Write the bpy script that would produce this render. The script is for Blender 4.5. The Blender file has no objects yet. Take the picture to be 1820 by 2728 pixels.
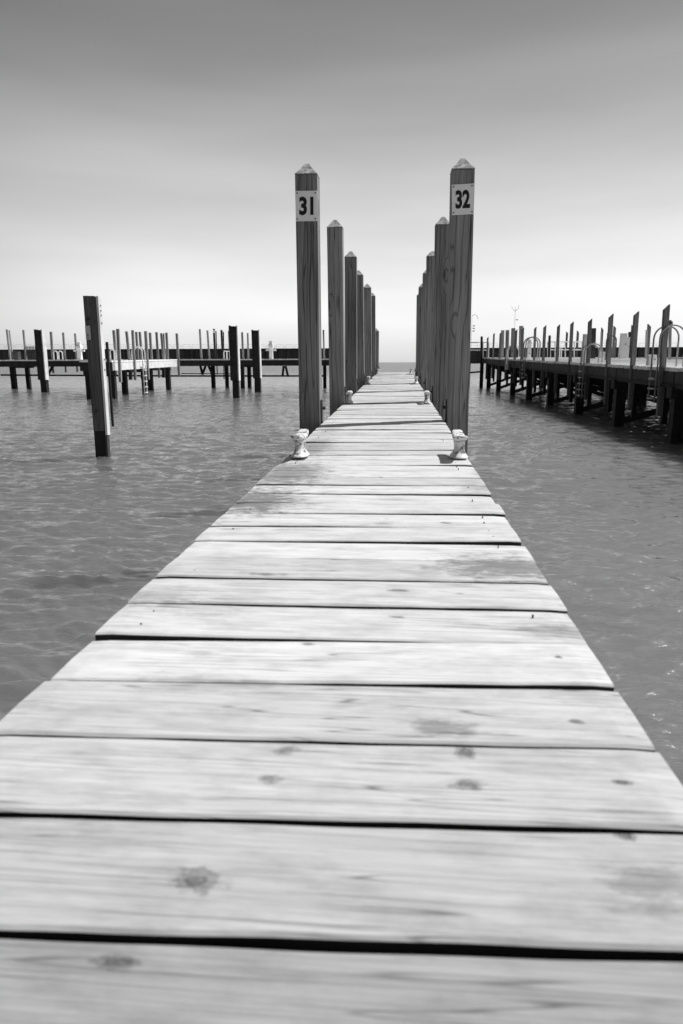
import bpy, bmesh, math, random
import numpy as np
from mathutils import Vector, Matrix
random.seed(7)
R = math.radians
scn = bpy.context.scene
COL = scn.collection

# ------------------------------------------------------------------ camera
F_PX, CX, CY, HOR = 1819.0, 910.0, 1364.0, 965.6      # measured on the 1820 x 2728 photograph
EYE = 1.35
PHI = math.atan((CY - HOR) / F_PX); ROLL = 0.004
_F = Vector((0, math.cos(PHI), -math.sin(PHI))); _U0 = Vector((0, math.sin(PHI), math.cos(PHI))); _R0 = Vector((1, 0, 0))
_R = _R0 * math.cos(ROLL) - _U0 * math.sin(ROLL); _U = _R0 * math.sin(ROLL) + _U0 * math.cos(ROLL)
cam_d = bpy.data.cameras.new('camera'); cam = bpy.data.objects.new('camera', cam_d); COL.objects.link(cam)
m = Matrix.Identity(4)
for i in range(3):
    m[i][0] = _R[i]; m[i][1] = _U[i]; m[i][2] = -_F[i]
m[2][3] = EYE
cam.matrix_world = m
cam_d.sensor_fit = 'VERTICAL'; cam_d.sensor_height = 36; cam_d.sensor_width = 24; cam_d.lens = 24.0
cam_d.clip_start = 0.02; cam_d.clip_end = 20000
cam_d.dof.use_dof = True; cam_d.dof.focus_distance = 5.2; cam_d.dof.aperture_fstop = 6.0
scn.camera = cam

# ------------------------------------------------------------------ sun, sky, exposure
SUN_AZ, SUN_EL = R(70), R(55)
to_sun = Vector((math.cos(SUN_EL) * math.sin(SUN_AZ), math.cos(SUN_EL) * math.cos(SUN_AZ), math.sin(SUN_EL)))
sd = bpy.data.lights.new('sun', 'SUN'); sd.energy = 5.0; sd.angle = R(0.5); sd.color = (1, 1, 1)
so = bpy.data.objects.new('sun', sd); COL.objects.link(so)
so.rotation_euler = to_sun.to_track_quat('Z', 'Y').to_euler(); so.location = (20, 10, 40)
w = bpy.data.worlds.new('World'); scn.world = w; w.use_nodes = True
nt = w.node_tree; nt.nodes.clear()
sky = nt.nodes.new('ShaderNodeTexSky'); sky.sky_type = 'NISHITA'; sky.sun_disc = False
sky.sun_elevation = SUN_EL; sky.sun_rotation = SUN_AZ; sky.air_density = 1.3; sky.dust_density = 2.2; sky.ozone_density = 1.0
sep = nt.nodes.new('ShaderNodeSeparateColor'); nt.links.new(sky.outputs[0], sep.inputs[0])
def wm(op, a, b=None, c=None):
    n = nt.nodes.new('ShaderNodeMath'); n.operation = op
    for i, v in enumerate((a, b, c)):
        if v is None: continue
        if isinstance(v, (int, float)): n.inputs[i].default_value = v
        else: nt.links.new(v, n.inputs[i])
    return n.outputs[0]
# black-and-white film behind a yellow-red filter: mostly the red channel, with its contrast
SKY_POW, SKY_REF, SKY_GAIN, SKY_STR = 0.30, 6.0, 6.0, 0.11
bw = wm('ADD', wm('MULTIPLY', sep.outputs[0], 0.75), wm('MULTIPLY', sep.outputs[1], 0.25))
bw = wm('MULTIPLY', wm('POWER', wm('DIVIDE', bw, SKY_REF), SKY_POW), SKY_GAIN)
# thin high haze
tc = nt.nodes.new('ShaderNodeTexCoord'); mp = nt.nodes.new('ShaderNodeMapping'); mp.inputs['Scale'].default_value = (1.0, 1.0, 7); mp.inputs['Rotation'].default_value = (0, R(6), 0)
nt.links.new(tc.outputs['Generated'], mp.inputs[0])
nz = nt.nodes.new('ShaderNodeTexNoise'); nz.inputs['Scale'].default_value = 1.6; nz.inputs['Detail'].default_value = 4; nz.inputs['Roughness'].default_value = .45
nt.links.new(mp.outputs[0], nz.inputs['Vector'])
bw = wm('MULTIPLY', bw, wm('ADD', wm('MULTIPLY', nz.outputs[0], 0.56), 0.72))
# low-lying haze over the lake: the air whitens toward the horizon and the filter darkens the blue overhead
sxyz = nt.nodes.new('ShaderNodeSeparateXYZ'); nt.links.new(tc.outputs['Generated'], sxyz.inputs[0])
hz = nt.nodes.new('ShaderNodeValToRGB'); nt.links.new(sxyz.outputs[2], hz.inputs[0]); el = hz.color_ramp.elements
HAZE = [(0, .86), (.06, .84), (.134, .76), (.24, .58), (.325, .37), (.415, .205), (.6, .30), (1, .24)]
hz.color_ramp.interpolation = 'B_SPLINE'
while len(el) < len(HAZE): el.new(.5)
for e_, (p_, g_) in zip(el, HAZE): e_.position = p_; e_.color = (g_, g_, g_, 1)
bw = wm('MULTIPLY', bw, wm('MULTIPLY', hz.outputs[0], 1.80))
# the sky away from the sun is the darker part
az = wm('ADD', wm('MULTIPLY', sxyz.outputs[0], math.sin(SUN_AZ)), wm('MULTIPLY', sxyz.outputs[1], math.cos(SUN_AZ)))
mr = nt.nodes.new('ShaderNodeMapRange'); mr.interpolation_type = 'SMOOTHSTEP'; nt.links.new(az, mr.inputs[0])
for i_, v_ in enumerate((-.70, .12, .14, 1.0)): mr.inputs[i_+1].default_value = v_
bw = wm('MULTIPLY', bw, mr.outputs[0])
bg = nt.nodes.new('ShaderNodeBackground'); bg.inputs[1].default_value = SKY_STR
nt.links.new(bw, bg.inputs[0]); wo = nt.nodes.new('ShaderNodeOutputWorld'); nt.links.new(bg.outputs[0], wo.inputs[0])
scn.view_settings.view_transform = 'Standard'; scn.view_settings.look = 'None'
scn.view_settings.exposure = 0.0; scn.view_settings.gamma = 1.0
scn.render.engine = 'CYCLES'; scn.cycles.max_bounces = 6; scn.cycles.sample_clamp_direct = 1.0

# ------------------------------------------------------------------ measuring helpers
def ray(px, py):
    return _F + _R * ((px - CX) / F_PX) + _U * ((CY - py) / F_PX)
def P(px, py, Y):                       # the point at distance Y ahead seen at a measured spot
    d = ray(px, py); return Vector((0, 0, EYE)) + d * (Y / d.y)
def WTR(px, py):                        # where a waterline spot lies on the water
    d = ray(px, py); return Vector((0, 0, EYE)) + d * (-EYE / d.z)
TILT = 0.0127
DOCK_A = R(4.75)
D_DIR = Vector((math.sin(DOCK_A), math.cos(DOCK_A), 0)); D_RT = Vector((math.cos(DOCK_A), -math.sin(DOCK_A), 0))
D_O = Vector((-0.096, 0, EYE - 0.452))
def deck_local(px, py):                 # measured spot -> (across, along) on the near walkway
    d = ray(px, py); o = Vector((0, 0, EYE)) - D_O
    n = Vector((-D_DIR.x * .0135, -D_DIR.y * .0135, 1))
    t = -(o.dot(n)) / d.dot(n); p = o + d * t
    return p.dot(D_RT), p.dot(D_DIR)

# ------------------------------------------------------------------ object helpers
def link(o, parent=None):
    COL.objects.link(o)
    if parent: o.parent = parent
    return o
def tag(o, label=None, cat=None, group=None, kind=None):
    if label: o['label'] = label
    if cat: o['category'] = cat
    if group: o['group'] = group
    if kind: o['kind'] = kind
    return o
def empty(name, loc, rz=0.0):
    e = bpy.data.objects.new(name, None); e.location = loc; e.rotation_euler = (0, 0, rz); e.empty_display_size = .2
    return link(e)
class MB:
    def __init__(s): s.v = []; s.f = []; s.mi = []; s.m = 0
    def face(s, idx): s.f.append(idx); s.mi.append(s.m)
    def hexa(s, c):                      # 8 corners, bottom ring then top ring
        b = len(s.v); s.v += [tuple(x) for x in c]
        for q in ((3,2,1,0),(4,5,6,7),(0,1,5,4),(1,2,6,5),(2,3,7,6),(3,0,4,7)): s.face([b+i for i in q])
        return s
    def box(s, c, sz, ax=None):
        ux, uy, uz = ax or (Vector((1,0,0)), Vector((0,1,0)), Vector((0,0,1)))
        c = Vector(c); h = [x*.5 for x in sz]; pts = []
        for z in (-1, 1):
            for x, y in ((-1,-1),(1,-1),(1,1),(-1,1)): pts.append(c + ux*x*h[0] + uy*y*h[1] + uz*z*h[2])
        return s.hexa(pts)
    def beam(s, a, b, w, h, up=Vector((0,0,1))):   # a rectangular bar from a to b
        a, b = Vector(a), Vector(b); d = (b-a).normalized(); sx = d.cross(up).normalized(); sy = sx.cross(d)
        pts = []
        for p in (a, b):
            for x, y in ((-1,-1),(1,-1),(1,1),(-1,1)): pts.append(p + sx*x*w/2 + sy*y*h/2)
        return s.hexa(pts)
    def tube(s, path, r, n=8, closed=False):
        path = [Vector(p) for p in path]; rings = []
        up = Vector((0.13, 0.21, 0.97)).normalized()
        if not isinstance(r, (list, tuple)): r = [r]*len(path)
        for i, p in enumerate(path):
            a = path[max(0, i-1)]; b = path[min(len(path)-1, i+1)]
            t = (b-a).normalized(); x = t.cross(up)
            if x.length < .05: x = t.cross(Vector((1, .1, 0)))
            x.normalize(); y = x.cross(t); up = (y if abs(y.dot(t)) < .9 else up)
            ring = []
            for k in range(n):
                ang = 2*math.pi*k/n; s.v.append(tuple(p + (x*math.cos(ang) + y*math.sin(ang))*r[i])); ring.append(len(s.v)-1)
            rings.append(ring)
        for a, b in zip(rings, rings[1:]):
            for k in range(n): s.face([a[k], a[(k+1)%n], b[(k+1)%n], b[k]])
        s.face(rings[0][::-1]); s.face(rings[-1])
        return s
    def loft(s, rings):
        idx = []
        for rg in rings:
            idx.append(list(range(len(s.v), len(s.v)+len(rg)))); s.v += [tuple(p) for p in rg]
        n = len(rings[0])
        for a, b in zip(idx, idx[1:]):
            for k in range(n): s.face([a[k], a[(k+1)%n], b[(k+1)%n], b[k]])
        s.face(idx[0][::-1]); s.face(idx[-1]); return s
    def build(s, name, mat, parent=None, bevel=0, smooth=False, seg=2):
        me = bpy.data.meshes.new(name); me.from_pydata(s.v, [], s.f)
        for mm in (mat if isinstance(mat, (list, tuple)) else [mat]): me.materials.append(mm)
        me.polygons.foreach_set('material_index', s.mi)
        bm = bmesh.new(); bm.from_mesh(me); bmesh.ops.recalc_face_normals(bm, faces=bm.faces); bm.to_mesh(me); bm.free()
        if smooth: me.polygons.foreach_set('use_smooth', [True]*len(me.polygons))
        o = bpy.data.objects.new(name, me); link(o)
        if parent:
            o.parent = parent; o.matrix_parent_inverse = (Matrix.Translation(parent.location) @ parent.rotation_euler.to_matrix().to_4x4()).inverted()
        if bevel:
            md = o.modifiers.new('bevel', 'BEVEL'); md.width = bevel; md.segments = seg; md.limit_method = 'ANGLE'
        return o
def nest(parent_part, o):                # a sub-part built in world space under a part built in world space
    o.parent = parent_part; o.matrix_parent_inverse = Matrix.Identity(4)
    pp = parent_part.parent
    if pp: o.matrix_parent_inverse = (Matrix.Translation(pp.location) @ pp.rotation_euler.to_matrix().to_4x4() @ parent_part.matrix_parent_inverse).inverted()
    return o

# ------------------------------------------------------------------ materials (all neutral: the photograph is black and white)
class NT:
    def __init__(s, name, rough=.7, spec=.3):
        s.m = bpy.data.materials.new(name); s.m.use_nodes = True; s.t = s.m.node_tree
        s.b = s.t.nodes['Principled BSDF']; s.b.inputs['Roughness'].default_value = rough
        s.b.inputs['Specular IOR Level'].default_value = spec
    def n(s, typ, **k):
        o = s.t.nodes.new(typ)
        for a, v in k.items(): setattr(o, a, v)
        return o
    def set(s, sock, v):
        if isinstance(v, (int, float, tuple)): sock.default_value = v
        else: s.t.links.new(v, sock)
    def math(s, op, a, b=0.0, c=0.0, clamp=False):
        o = s.n('ShaderNodeMath', operation=op); o.use_clamp = clamp
        for i, v in enumerate((a, b, c)): s.set(o.inputs[i], v)
        return o.outputs[0]
    def vmath(s, op, a, b=(0,0,0)):
        o = s.n('ShaderNodeVectorMath', operation=op); s.set(o.inputs[0], a); s.set(o.inputs[1], b)
        return o.outputs['Value'] if op in ('LENGTH', 'DISTANCE') else o.outputs[0]
    def obj(s): return s.n('ShaderNodeTexCoord').outputs['Object']
    def geo(s): return s.n('ShaderNodeNewGeometry').outputs['Position']
    def noise(s, vec, scale, detail=3, rough=.5, dist=0.0):
        o = s.n('ShaderNodeTexNoise'); s.set(o.inputs['Vector'], vec)
        o.inputs['Scale'].default_value = scale; o.inputs['Detail'].default_value = detail
        o.inputs['Roughness'].default_value = rough; o.inputs['Distortion'].default_value = dist
        return o.outputs[0]
    def ramp(s, v, pts):
        o = s.n('ShaderNodeValToRGB'); s.set(o.inputs[0], v); el = o.color_ramp.elements
        while len(el) < len(pts): el.new(.5)
        for e, (p, g) in zip(el, pts): e.position = p; e.color = (g, g, g, 1)
        return o.outputs[0]
    def remap(s, v, a, b, c, d):
        o = s.n('ShaderNodeMapRange'); s.set(o.inputs[0], v)
        for i, x in enumerate((a, b, c, d)): s.set(o.inputs[i+1], x)
        return o.outputs[0]
    def color(s, v): s.set(s.b.inputs['Base Color'], v)
    def bump(s, h, strength=.3, dist=.01):
        o = s.n('ShaderNodeBump'); o.inputs['Strength'].default_value = strength; o.inputs['Distance'].default_value = dist
        s.set(o.inputs['Height'], h); s.t.links.new(o.outputs[0], s.b.inputs['Normal'])
def simple(name, g, rough=.6, var=.25, scale=6, spec=.3, metal=0, bump=.15):
    t = NT(name, rough, spec); n = t.noise(t.geo(), scale, 5, .6)
    t.color(t.remap(n, .25, .75, g*(1-var), g*(1+var))); t.b.inputs['Metallic'].default_value = metal
    if bump: t.bump(t.noise(t.geo(), scale*6, 3), bump, .005)
    return t.m

def wood_post(name, lo, hi, vert=1.0, knots=True, bump=.35):
    """upright timber: long grain lines that wander, bend round knots, deep drying cracks"""
    t = NT(name, .75, .2)
    oi = t.n('ShaderNodeObjectInfo')
    off = t.vmath('MULTIPLY', t.n('ShaderNodeCombineXYZ').outputs[0], (0,0,0))
    cmb = t.n('ShaderNodeCombineXYZ'); r = oi.outputs['Random']
    for i, k in enumerate((17.3, 41.7, 93.1)): t.set(cmb.inputs[i], t.math('MULTIPLY', r, k))
    p = t.vmath('ADD', t.geo(), cmb.outputs[0])
    # knots bend the grain
    kv = t.vmath('MULTIPLY', p, (7.5, 7.5, 2.3))
    vo = t.n('ShaderNodeTexVoronoi'); t.set(vo.inputs['Vector'], kv); vo.inputs['Scale'].default_value = 1.0; vo.inputs['Randomness'].default_value = 1
    kd = t.math('MULTIPLY', vo.outputs['Distance'], 1.0)
    knot_m = t.remap(kd, .08, .42, 1, 0)
    sepc = t.n('ShaderNodeSeparateColor'); t.t.links.new(vo.outputs['Color'], sepc.inputs[0])
    pick = t.math('GREATER_THAN', sepc.outputs[0], .72)
    knot_m = t.math('MULTIPLY', knot_m, pick)
    wander = t.noise(t.vmath('MULTIPLY', p, (3.0, 3.0, .8)), 1.0, 2)
    warp = t.math('ADD', t.math('MULTIPLY', wander, 5.0), t.math('MULTIPLY', knot_m, 2.6))
    sp = t.n('ShaderNodeSeparateXYZ'); t.set(sp.inputs[0], p)
    coord = t.math('ADD', t.math('MULTIPLY', t.math('ADD', sp.outputs[0], t.math('MULTIPLY', sp.outputs[1], .8)), 36.0), warp)
    band = t.math('ABSOLUTE', t.math('SINE', t.math('MULTIPLY', coord, 2.2)))
    line = t.remap(band, 0, .45, 0, 1)
    fine = t.noise(t.vmath('MULTIPLY', p, (95, 95, 2.2)), 1.0, 4, .6)
    patch = t.noise(t.vmath('MULTIPLY', p, (9, 9, .9)), 1.0, 3)
    v = t.math('MULTIPLY', t.remap(line, 0, 1, .58, 1.0), t.remap(fine, .3, .7, .72, 1.15))
    v = t.math('MULTIPLY', v, t.remap(patch, .3, .7, .72, 1.2))
    if knots:
        core = t.math('MULTIPLY', t.remap(kd, .05, .16, 1, 0), pick)
        v = t.math('MULTIPLY', v, t.remap(core, 0, 1, 1, .25))
    crack = t.noise(t.vmath('MULTIPLY', p, (30, 30, .55)), 1.0, 2, .4)
    cm = t.remap(t.math('ABSOLUTE', t.math('SUBTRACT', crack, .5)), .0, .012, .35, 1)
    v = t.math('MULTIPLY', v, cm)
    v = t.math('MULTIPLY', v, t.remap(r, 0, 1, .78, 1.12))
    t.color(t.remap(v, .25, 1.15, lo, hi))
    t.bump(t.math('MULTIPLY', fine, cm), bump, .004)
    return t.m

M = {}
M['post'] = wood_post('post_timber', .03, .34)
M['post_end'] = simple('end_grain_wood', .36, .85, .75, 38, .15, bump=.5)
M['log'] = wood_post('dark_weathered_log', .02, .14)
M['weathered'] = wood_post('weathered_timber', .03, .36)
M['fender'] = wood_post('fender_timber', .02, .22)
M['far_post'] = wood_post('pale_weathered_timber', .08, .42, knots=False)
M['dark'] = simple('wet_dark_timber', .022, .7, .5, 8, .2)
M['dark_beam'] = simple('creosoted_beam', .035, .8, .5, 5, .15)
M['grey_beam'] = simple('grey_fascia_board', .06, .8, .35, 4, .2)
M['sunlit_beam'] = simple('sunlit_fascia_board', .66, .8, .22, 3, .2)  # for sun-facing sides only: the sunlight is put into this pale colour
M['metal'] = simple('galvanised_pipe', .55, .35, .15, 20, .5, metal=.3, bump=0)
M['dull_metal'] = simple('dull_galvanised_pipe', .24, .5, .2, 20, .4, bump=0)
M['white'] = simple('white_plastic', .72, .5, .06, 5, .4, bump=0)
M['grey_box'] = simple('grey_enamel', .45, .5, .08, 5, .4, bump=0)
M['plate'] = simple('pale_number_plate', .88, .45, .06, 12, .4, bump=0)
M['ink'] = simple('black_numeral_paint', .012, .5, .1, 9, .3, bump=0)
M['iron'] = simple('dark_iron', .03, .55, .3, 30, .4)
M['sheet'] = simple('sheet_pile_steel', .05, .75, .45, .35, .2)
M['cap'] = simple('concrete_cap', .3, .8, .2, .3, .2)
M['pierdeck'] = simple('bleached_pier_deck', .86, .85, .16, 4, .15)

# cleat: worn white paint with rust-dark patches
t = NT('worn_white_paint', .45, .4)
n1 = t.noise(t.geo(), 26, 5, .65); n2 = t.noise(t.geo(), 90, 4, .6)
chip = t.remap(t.math('ADD', n1, t.math('MULTIPLY', n2, .25)), .66, .70, 0, 1)
t.color(t.remap(chip, 0, 1, .66, .12)); t.b.inputs['Metallic'].default_value = .0; t.bump(n2, .5, .002)
M['cleat'] = t.m

# near walkway boards
def deck_material(stains, knots):
    t = NT('bleached_deck_board', .8, .2)
    p = t.obj()
    at = t.n('ShaderNodeAttribute', attribute_name='board').outputs['Fac']
    cmb = t.n('ShaderNodeCombineXYZ')
    for i, k in enumerate((31.0, 77.0, 13.0)): t.set(cmb.inputs[i], t.math('MULTIPLY', at, k))
    q = t.vmath('ADD', p, cmb.outputs[0])
    grain = t.noise(t.vmath('MULTIPLY', q, (6.0, 210, 90)), 1.0, 6, .68)
    wide = t.noise(t.vmath('MULTIPLY', q, (1.6, 22, 22)), 1.0, 4, .55, .3)
    blot = t.noise(t.vmath('MULTIPLY', q, (9, 26, 20)), 1.0, 7, .68)
    v = t.math('MULTIPLY', t.remap(grain, .25, .75, .76, 1.14), t.remap(wide, .3, .7, .94, 1.04))
    v = t.math('MULTIPLY', v, t.remap(blot, .30, .56, .74, 1.03))
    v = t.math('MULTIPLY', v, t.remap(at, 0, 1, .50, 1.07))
    hair = t.noise(t.vmath('MULTIPLY', q, (3.2, 300, 90)), 1.0, 3, .6)
    v = t.math('MULTIPLY', v, t.remap(hair, .30, .44, .66, 1))
    # drying cracks along the board
    ck = t.noise(t.vmath('MULTIPLY', q, (1.3, 34, 34)), 1.0, 2, .5)
    ckm = t.noise(t.vmath('MULTIPLY', q, (2.2, 5, 5)), 1.0, 2, .5)
    line = t.remap(t.math('ABSOLUTE', t.math('SUBTRACT', ck, .5)), 0, .012, .0, 1)
    on = t.remap(ckm, .44, .52, 0, 1)
    v = t.math('MULTIPLY', v, t.remap(t.math('MULTIPLY', on, t.math('SUBTRACT', 1.0, line)), 0, 1, 1, 0.45))
    vo = t.n('ShaderNodeTexVoronoi'); t.set(vo.inputs['Vector'], t.vmath('MULTIPLY', q, (4.2, 9.5, 0.0))); vo.inputs['Scale'].default_value = 1.0
    sc_ = t.n('ShaderNodeSeparateColor'); t.t.links.new(vo.outputs['Color'], sc_.inputs[0])
    kd = t.math('ADD', vo.outputs['Distance'], t.math('MULTIPLY', t.math('SUBTRACT', blot, .5), .22))
    km = t.math('MULTIPLY', t.remap(kd, .03, t.math('ADD', .08, t.math('MULTIPLY', sc_.outputs[1], .12)), 1, 0), t.math('GREATER_THAN', sc_.outputs[0], .66))
    v = t.math('MULTIPLY', v, t.remap(km, 0, 1, 1, .55))
    warp = t.noise(t.vmath('MULTIPLY', p, (22, 60, 30)), 1.0, 7, .72)
    for (x, y, rx, ry, k) in stains:
        d = t.vmath('LENGTH', t.vmath('DIVIDE', t.vmath('SUBTRACT', p, (x, y, 0)), (rx, ry, 9.0)))
        mk = t.remap(t.math('ADD', d, t.math('MULTIPLY', t.math('SUBTRACT', warp, .5), 3.4)), .45, 1.05, 1, 0)
        v = t.math('MULTIPLY', v, t.remap(mk, 0, 1, 1, k))
    w2 = t.noise(t.vmath('MULTIPLY', p, (50, 90, 60)), 1.0, 3, .6)
    for (x, y, rx, ry, k) in knots:
        d = t.vmath('LENGTH', t.vmath('DIVIDE', t.vmath('SUBTRACT', p, (x, y, 0)), (rx, ry, 9.0)))
        d = t.math('ADD', d, t.math('MULTIPLY', t.math('SUBTRACT', w2, .5), 1.9))
        ring = t.math('MULTIPLY', t.math('SINE', t.math('MULTIPLY', d, 16.0)), .35)
        mk = t.math('MULTIPLY', t.remap(d, .3, 1.0, 1, 0), t.math('SUBTRACT', 1.0, ring))
        v = t.math('MULTIPLY', v, t.remap(mk, 0, 1, 1, k))
    t.color(t.math('MULTIPLY', v, .60))
    t.bump(t.math('MULTIPLY', grain, line), .30, .0025)
    return t.m

# ------------------------------------------------------------------ water
def build_water():
    rng = np.random.default_rng(3)
    rs = [0.25]
    while rs[-1] < 90: rs.append(rs[-1] + .004 + .0036*rs[-1])
    while rs[-1] < 9000: rs.append(rs[-1]*1.06)
    rs = np.array(rs)
    # fine in front, coarse behind
    th = list(np.arange(-46, 46, .19)) + list(np.arange(46, 314, 4.0))
    th = np.radians(np.array(th)); nr, nth = len(rs), len(th)
    Rr, T = np.meshgrid(rs, th, indexing='ij')
    X = Rr*np.sin(T); Y = Rr*np.cos(T); Z = np.zeros_like(X)
    sp = np.gradient(rs)[:, None] * np.ones_like(X)
    for i in range(200):
        lam = .06 * (.26/.06)**rng.random() if i % 8 else .28 * 3**rng.random()
        ang = math.radians(-97) + rng.normal(0, .36)
        k = 2*math.pi/lam; slope_i = .029*(1.0 if lam < .27 else .6); amp = slope_i/k * (.6 + .8*rng.random())*1.4
        fade = np.clip((lam/sp - 2.2)/2.0, 0, 1)
        ph = 1.6*np.sin(X*.9*rng.random()+Y*1.1*rng.random()+rng.random()*6) + k*(X*math.cos(ang) + Y*math.sin(ang)) + rng.random()*6.28 + 0.9*np.sin(X*.7*rng.random()+Y*.5*rng.random()+rng.random()*6)
        s_ = np.sin(ph); Z += amp*fade*(s_ - .28*np.cos(2*ph))
    Z[:, (np.degrees(T[0]) > 46)] = 0
    verts = np.stack([X, Y, Z], -1).reshape(-1, 3)
    i = np.arange(nr-1)[:, None]*nth; j = np.arange(nth)[None, :]; j2 = (j+1) % nth
    quads = np.stack([i+j, i+j2, i+nth+j2, i+nth+j], -1).reshape(-1, 4)
    me = bpy.data.meshes.new('water'); me.vertices.add(len(verts)); me.vertices.foreach_set('co', verts.ravel())
    me.loops.add(quads.size); me.loops.foreach_set('vertex_index', quads.ravel().astype(np.int32))
    me.polygons.add(len(quads)); me.polygons.foreach_set('loop_start', np.arange(0, quads.size, 4, dtype=np.int32))
    me.polygons.foreach_set('use_smooth', [True]*len(quads)); me.update(calc_edges=True); me.validate()
    if me.polygons[1000].normal.z < 0: me.flip_normals()
    t = NT('lake_water', .06, .5); t.b.inputs['IOR'].default_value = 2.8
    p = t.geo()
    a = t.noise(t.vmath('MULTIPLY', p, (4.0, 12.0, 1)), 1.0, 4, .55, .3)
    b = t.noise(t.vmath('MULTIPLY', p, (9, 30, 1)), 1.0, 2, .5, .4)
    c = t.noise(t.vmath('MULTIPLY', p, (.8, 2.0, 1)), 1.0, 3, .5)
    h = t.math('ADD', t.math('ADD', t.math('MULTIPLY', a, .35), t.math('MULTIPLY', b, .05)), t.math('MULTIPLY', c, .12))
    t.bump(h, 1.0, .065)
    rad = t.vmath('LENGTH', p); t.set(t.b.inputs['Roughness'], t.remap(rad, 12.0, 120.0, .03, .42))
    t.m.node_tree.nodes['Principled BSDF'].subsurface_method = 'BURLEY'; t.b.inputs['Subsurface Weight'].default_value = 1.0; t.b.inputs['Subsurface Radius'].default_value = (1, 1, 1); t.b.inputs['Subsurface Scale'].default_value = 1.0
    t.color(t.remap(t.noise(t.vmath('MULTIPLY', p, (.12, .3, 1)), 1.0, 3),   .3, .7, .118, .142))
    me.materials.append(t.m)
    o = bpy.data.objects.new('water', me); link(o); tag(o, kind='structure')
build_water()

# ------------------------------------------------------------------ the far breakwater (sheet piling) with guard hoops
def breakwater(x0, x1, ytop, label):
    Y = 600.0; a = P(x0, ytop, Y); b = P(x1, ytop, Y); zt = (a.z+b.z)/2
    root = empty('breakwater_wall', ((a.x+b.x)/2, Y, 0)); tag(root, label, 'breakwater')
    mb = MB(); rnd = random.Random(int(x0)+3); x = a.x; front = []
    while x < b.x:
        wd = rnd.choice((1.2, 1.6, 2.4, 4.2, 6.5)); dp = rnd.choice((0, 2.6, 2.6, 1.2))
        front += [(x, Y + dp), (min(x+wd, b.x), Y + dp)]; x += wd + rnd.choice((.5, .9, 1.3))
    ring_b = [Vector((px_, py_, -1)) for px_, py_ in front]; n = len(front)
    base = len(mb.v); mb.v += [tuple(v) for v in ring_b] + [(v.x, v.y, zt-.9) for v in ring_b] + [(a.x, Y+6, -1), (b.x, Y+6, -1), (a.x, Y+6, zt-.9), (b.x, Y+6, zt-.9)]
    for i in range(n-1): mb.face([base+i, base+i+1, base+n+i+1, base+n+i])
    mb.face([base+2*n, base+2*n+1, base+2*n+3, base+2*n+2])
    mb.build('sheet_piling', M['sheet'], root)
    MB().box(((a.x+b.x)/2, Y+2.6, zt-.45), (b.x-a.x, 6.6, .9)).build('cap_beam', M['dark_beam'], root)
breakwater(-60, 880, 929.5, 'long dark ribbed breakwater behind the left pier')
breakwater(1215, 1900, 925.5, 'long dark ribbed breakwater behind the right pier')
GUARD = 'thin pipe guard hoop on top of the distant dark breakwater'
def hoop_mesh(wd, ht):
    mb = MB(); r = wd*.17; path = [(-wd/2, 0, 0)]
    for k in range(7):
        a_ = math.pi - k*math.pi/12; path.append((-wd/2 + r + r*math.cos(a_), 0, ht - r + r*math.sin(a_)))
    for k in range(7):
        a_ = math.pi/2 - k*math.pi/12; path.append((wd/2 - r + r*math.cos(a_), 0, ht - r + r*math.sin(a_)))
    path.append((wd/2, 0, 0)); mb.tube(path, .10, 6); mb.tube([(-wd/2, 0, ht*.5), (wd/2, 0, ht*.5)], .08, 6)
    return mb
hoop0 = None
def hoops(x0, x1, step, ytop, ybase, side):
    global hoop0
    x = x0
    while x < x1:
        a = P(x, ybase, 601.5)
        if hoop0 is None:
            q = P(x, ytop, 601.5); hoop0 = hoop_mesh(20.5/F_PX*601.5*.98, q.z - a.z + .15).build('guard_hoop', M['metal']); o = hoop0
        else: o = hoop0.copy(); COL.objects.link(o)
        o.location = (a.x, 601.5, a.z-.1); tag(o, GUARD + ' beyond the %s pier' % side, 'guard rail', 'guard hoops on the breakwater'); x += step
hoops(2, 860, 24.8, 918, 929.5, 'left')
hoops(1262, 1815, 26.5, 914, 925.5, 'right')

# ------------------------------------------------------------------ timber posts
A0 = DOCK_A
def frame(a): return Vector((math.cos(a), -math.sin(a), 0)), Vector((math.sin(a), math.cos(a), 0))
def timber(name, mat, base, top, wd, dp, yaw=A0, style='flat', parent=None, bevel=0.0, slope=.0, segs=1):
    """square timber from base to top (points on the middle of the front face); style: flat | slant_right | slant_left"""
    ux, uy = frame(yaw); mb = MB(); base, top = Vector(base), Vector(top)
    rings = []
    for k in range(segs+1):
        c = base.lerp(top, k/segs)
        rings.append([c - ux*wd/2, c + ux*wd/2, c + ux*wd/2 + uy*dp, c - ux*wd/2 + uy*dp])
    if style != 'flat':
        s = slope or wd*1.0; sg = 1 if style == 'slant_right' else -1
        for i in (0, 3): rings[-1][i] = rings[-1][i] - Vector((0, 0, s if sg > 0 else 0))
        for i in (1, 2): rings[-1][i] = rings[-1][i] - Vector((0, 0, s if sg < 0 else 0))
    mb.loft(rings)
    return mb.build(name, mat, parent, bevel=bevel)
def px_timber(xl, xr, yt, xbl, xbr, yb, Y, mat, style='flat', name='post_shaft', parent=None, yaw=A0, dp=None, bevel=0, slope=0):
    top = P((xl+xr)/2, yt, Y); bot = P((xbl+xbr)/2, yb, Y)
    wd = ((P(xr, yt, Y)-P(xl, yt, Y)).length + (P(xbr, yb, Y)-P(xbl, yb, Y)).length)/2 * .97
    return timber(name, mat, bot, top, wd, dp or wd, yaw, style, parent, bevel, slope), bot, top, wd
ORD = ['first','second','third','fourth','fifth','sixth','seventh','eighth','ninth','tenth','eleventh','twelfth','thirteenth','fourteenth','fifteenth','sixteenth']

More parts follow.
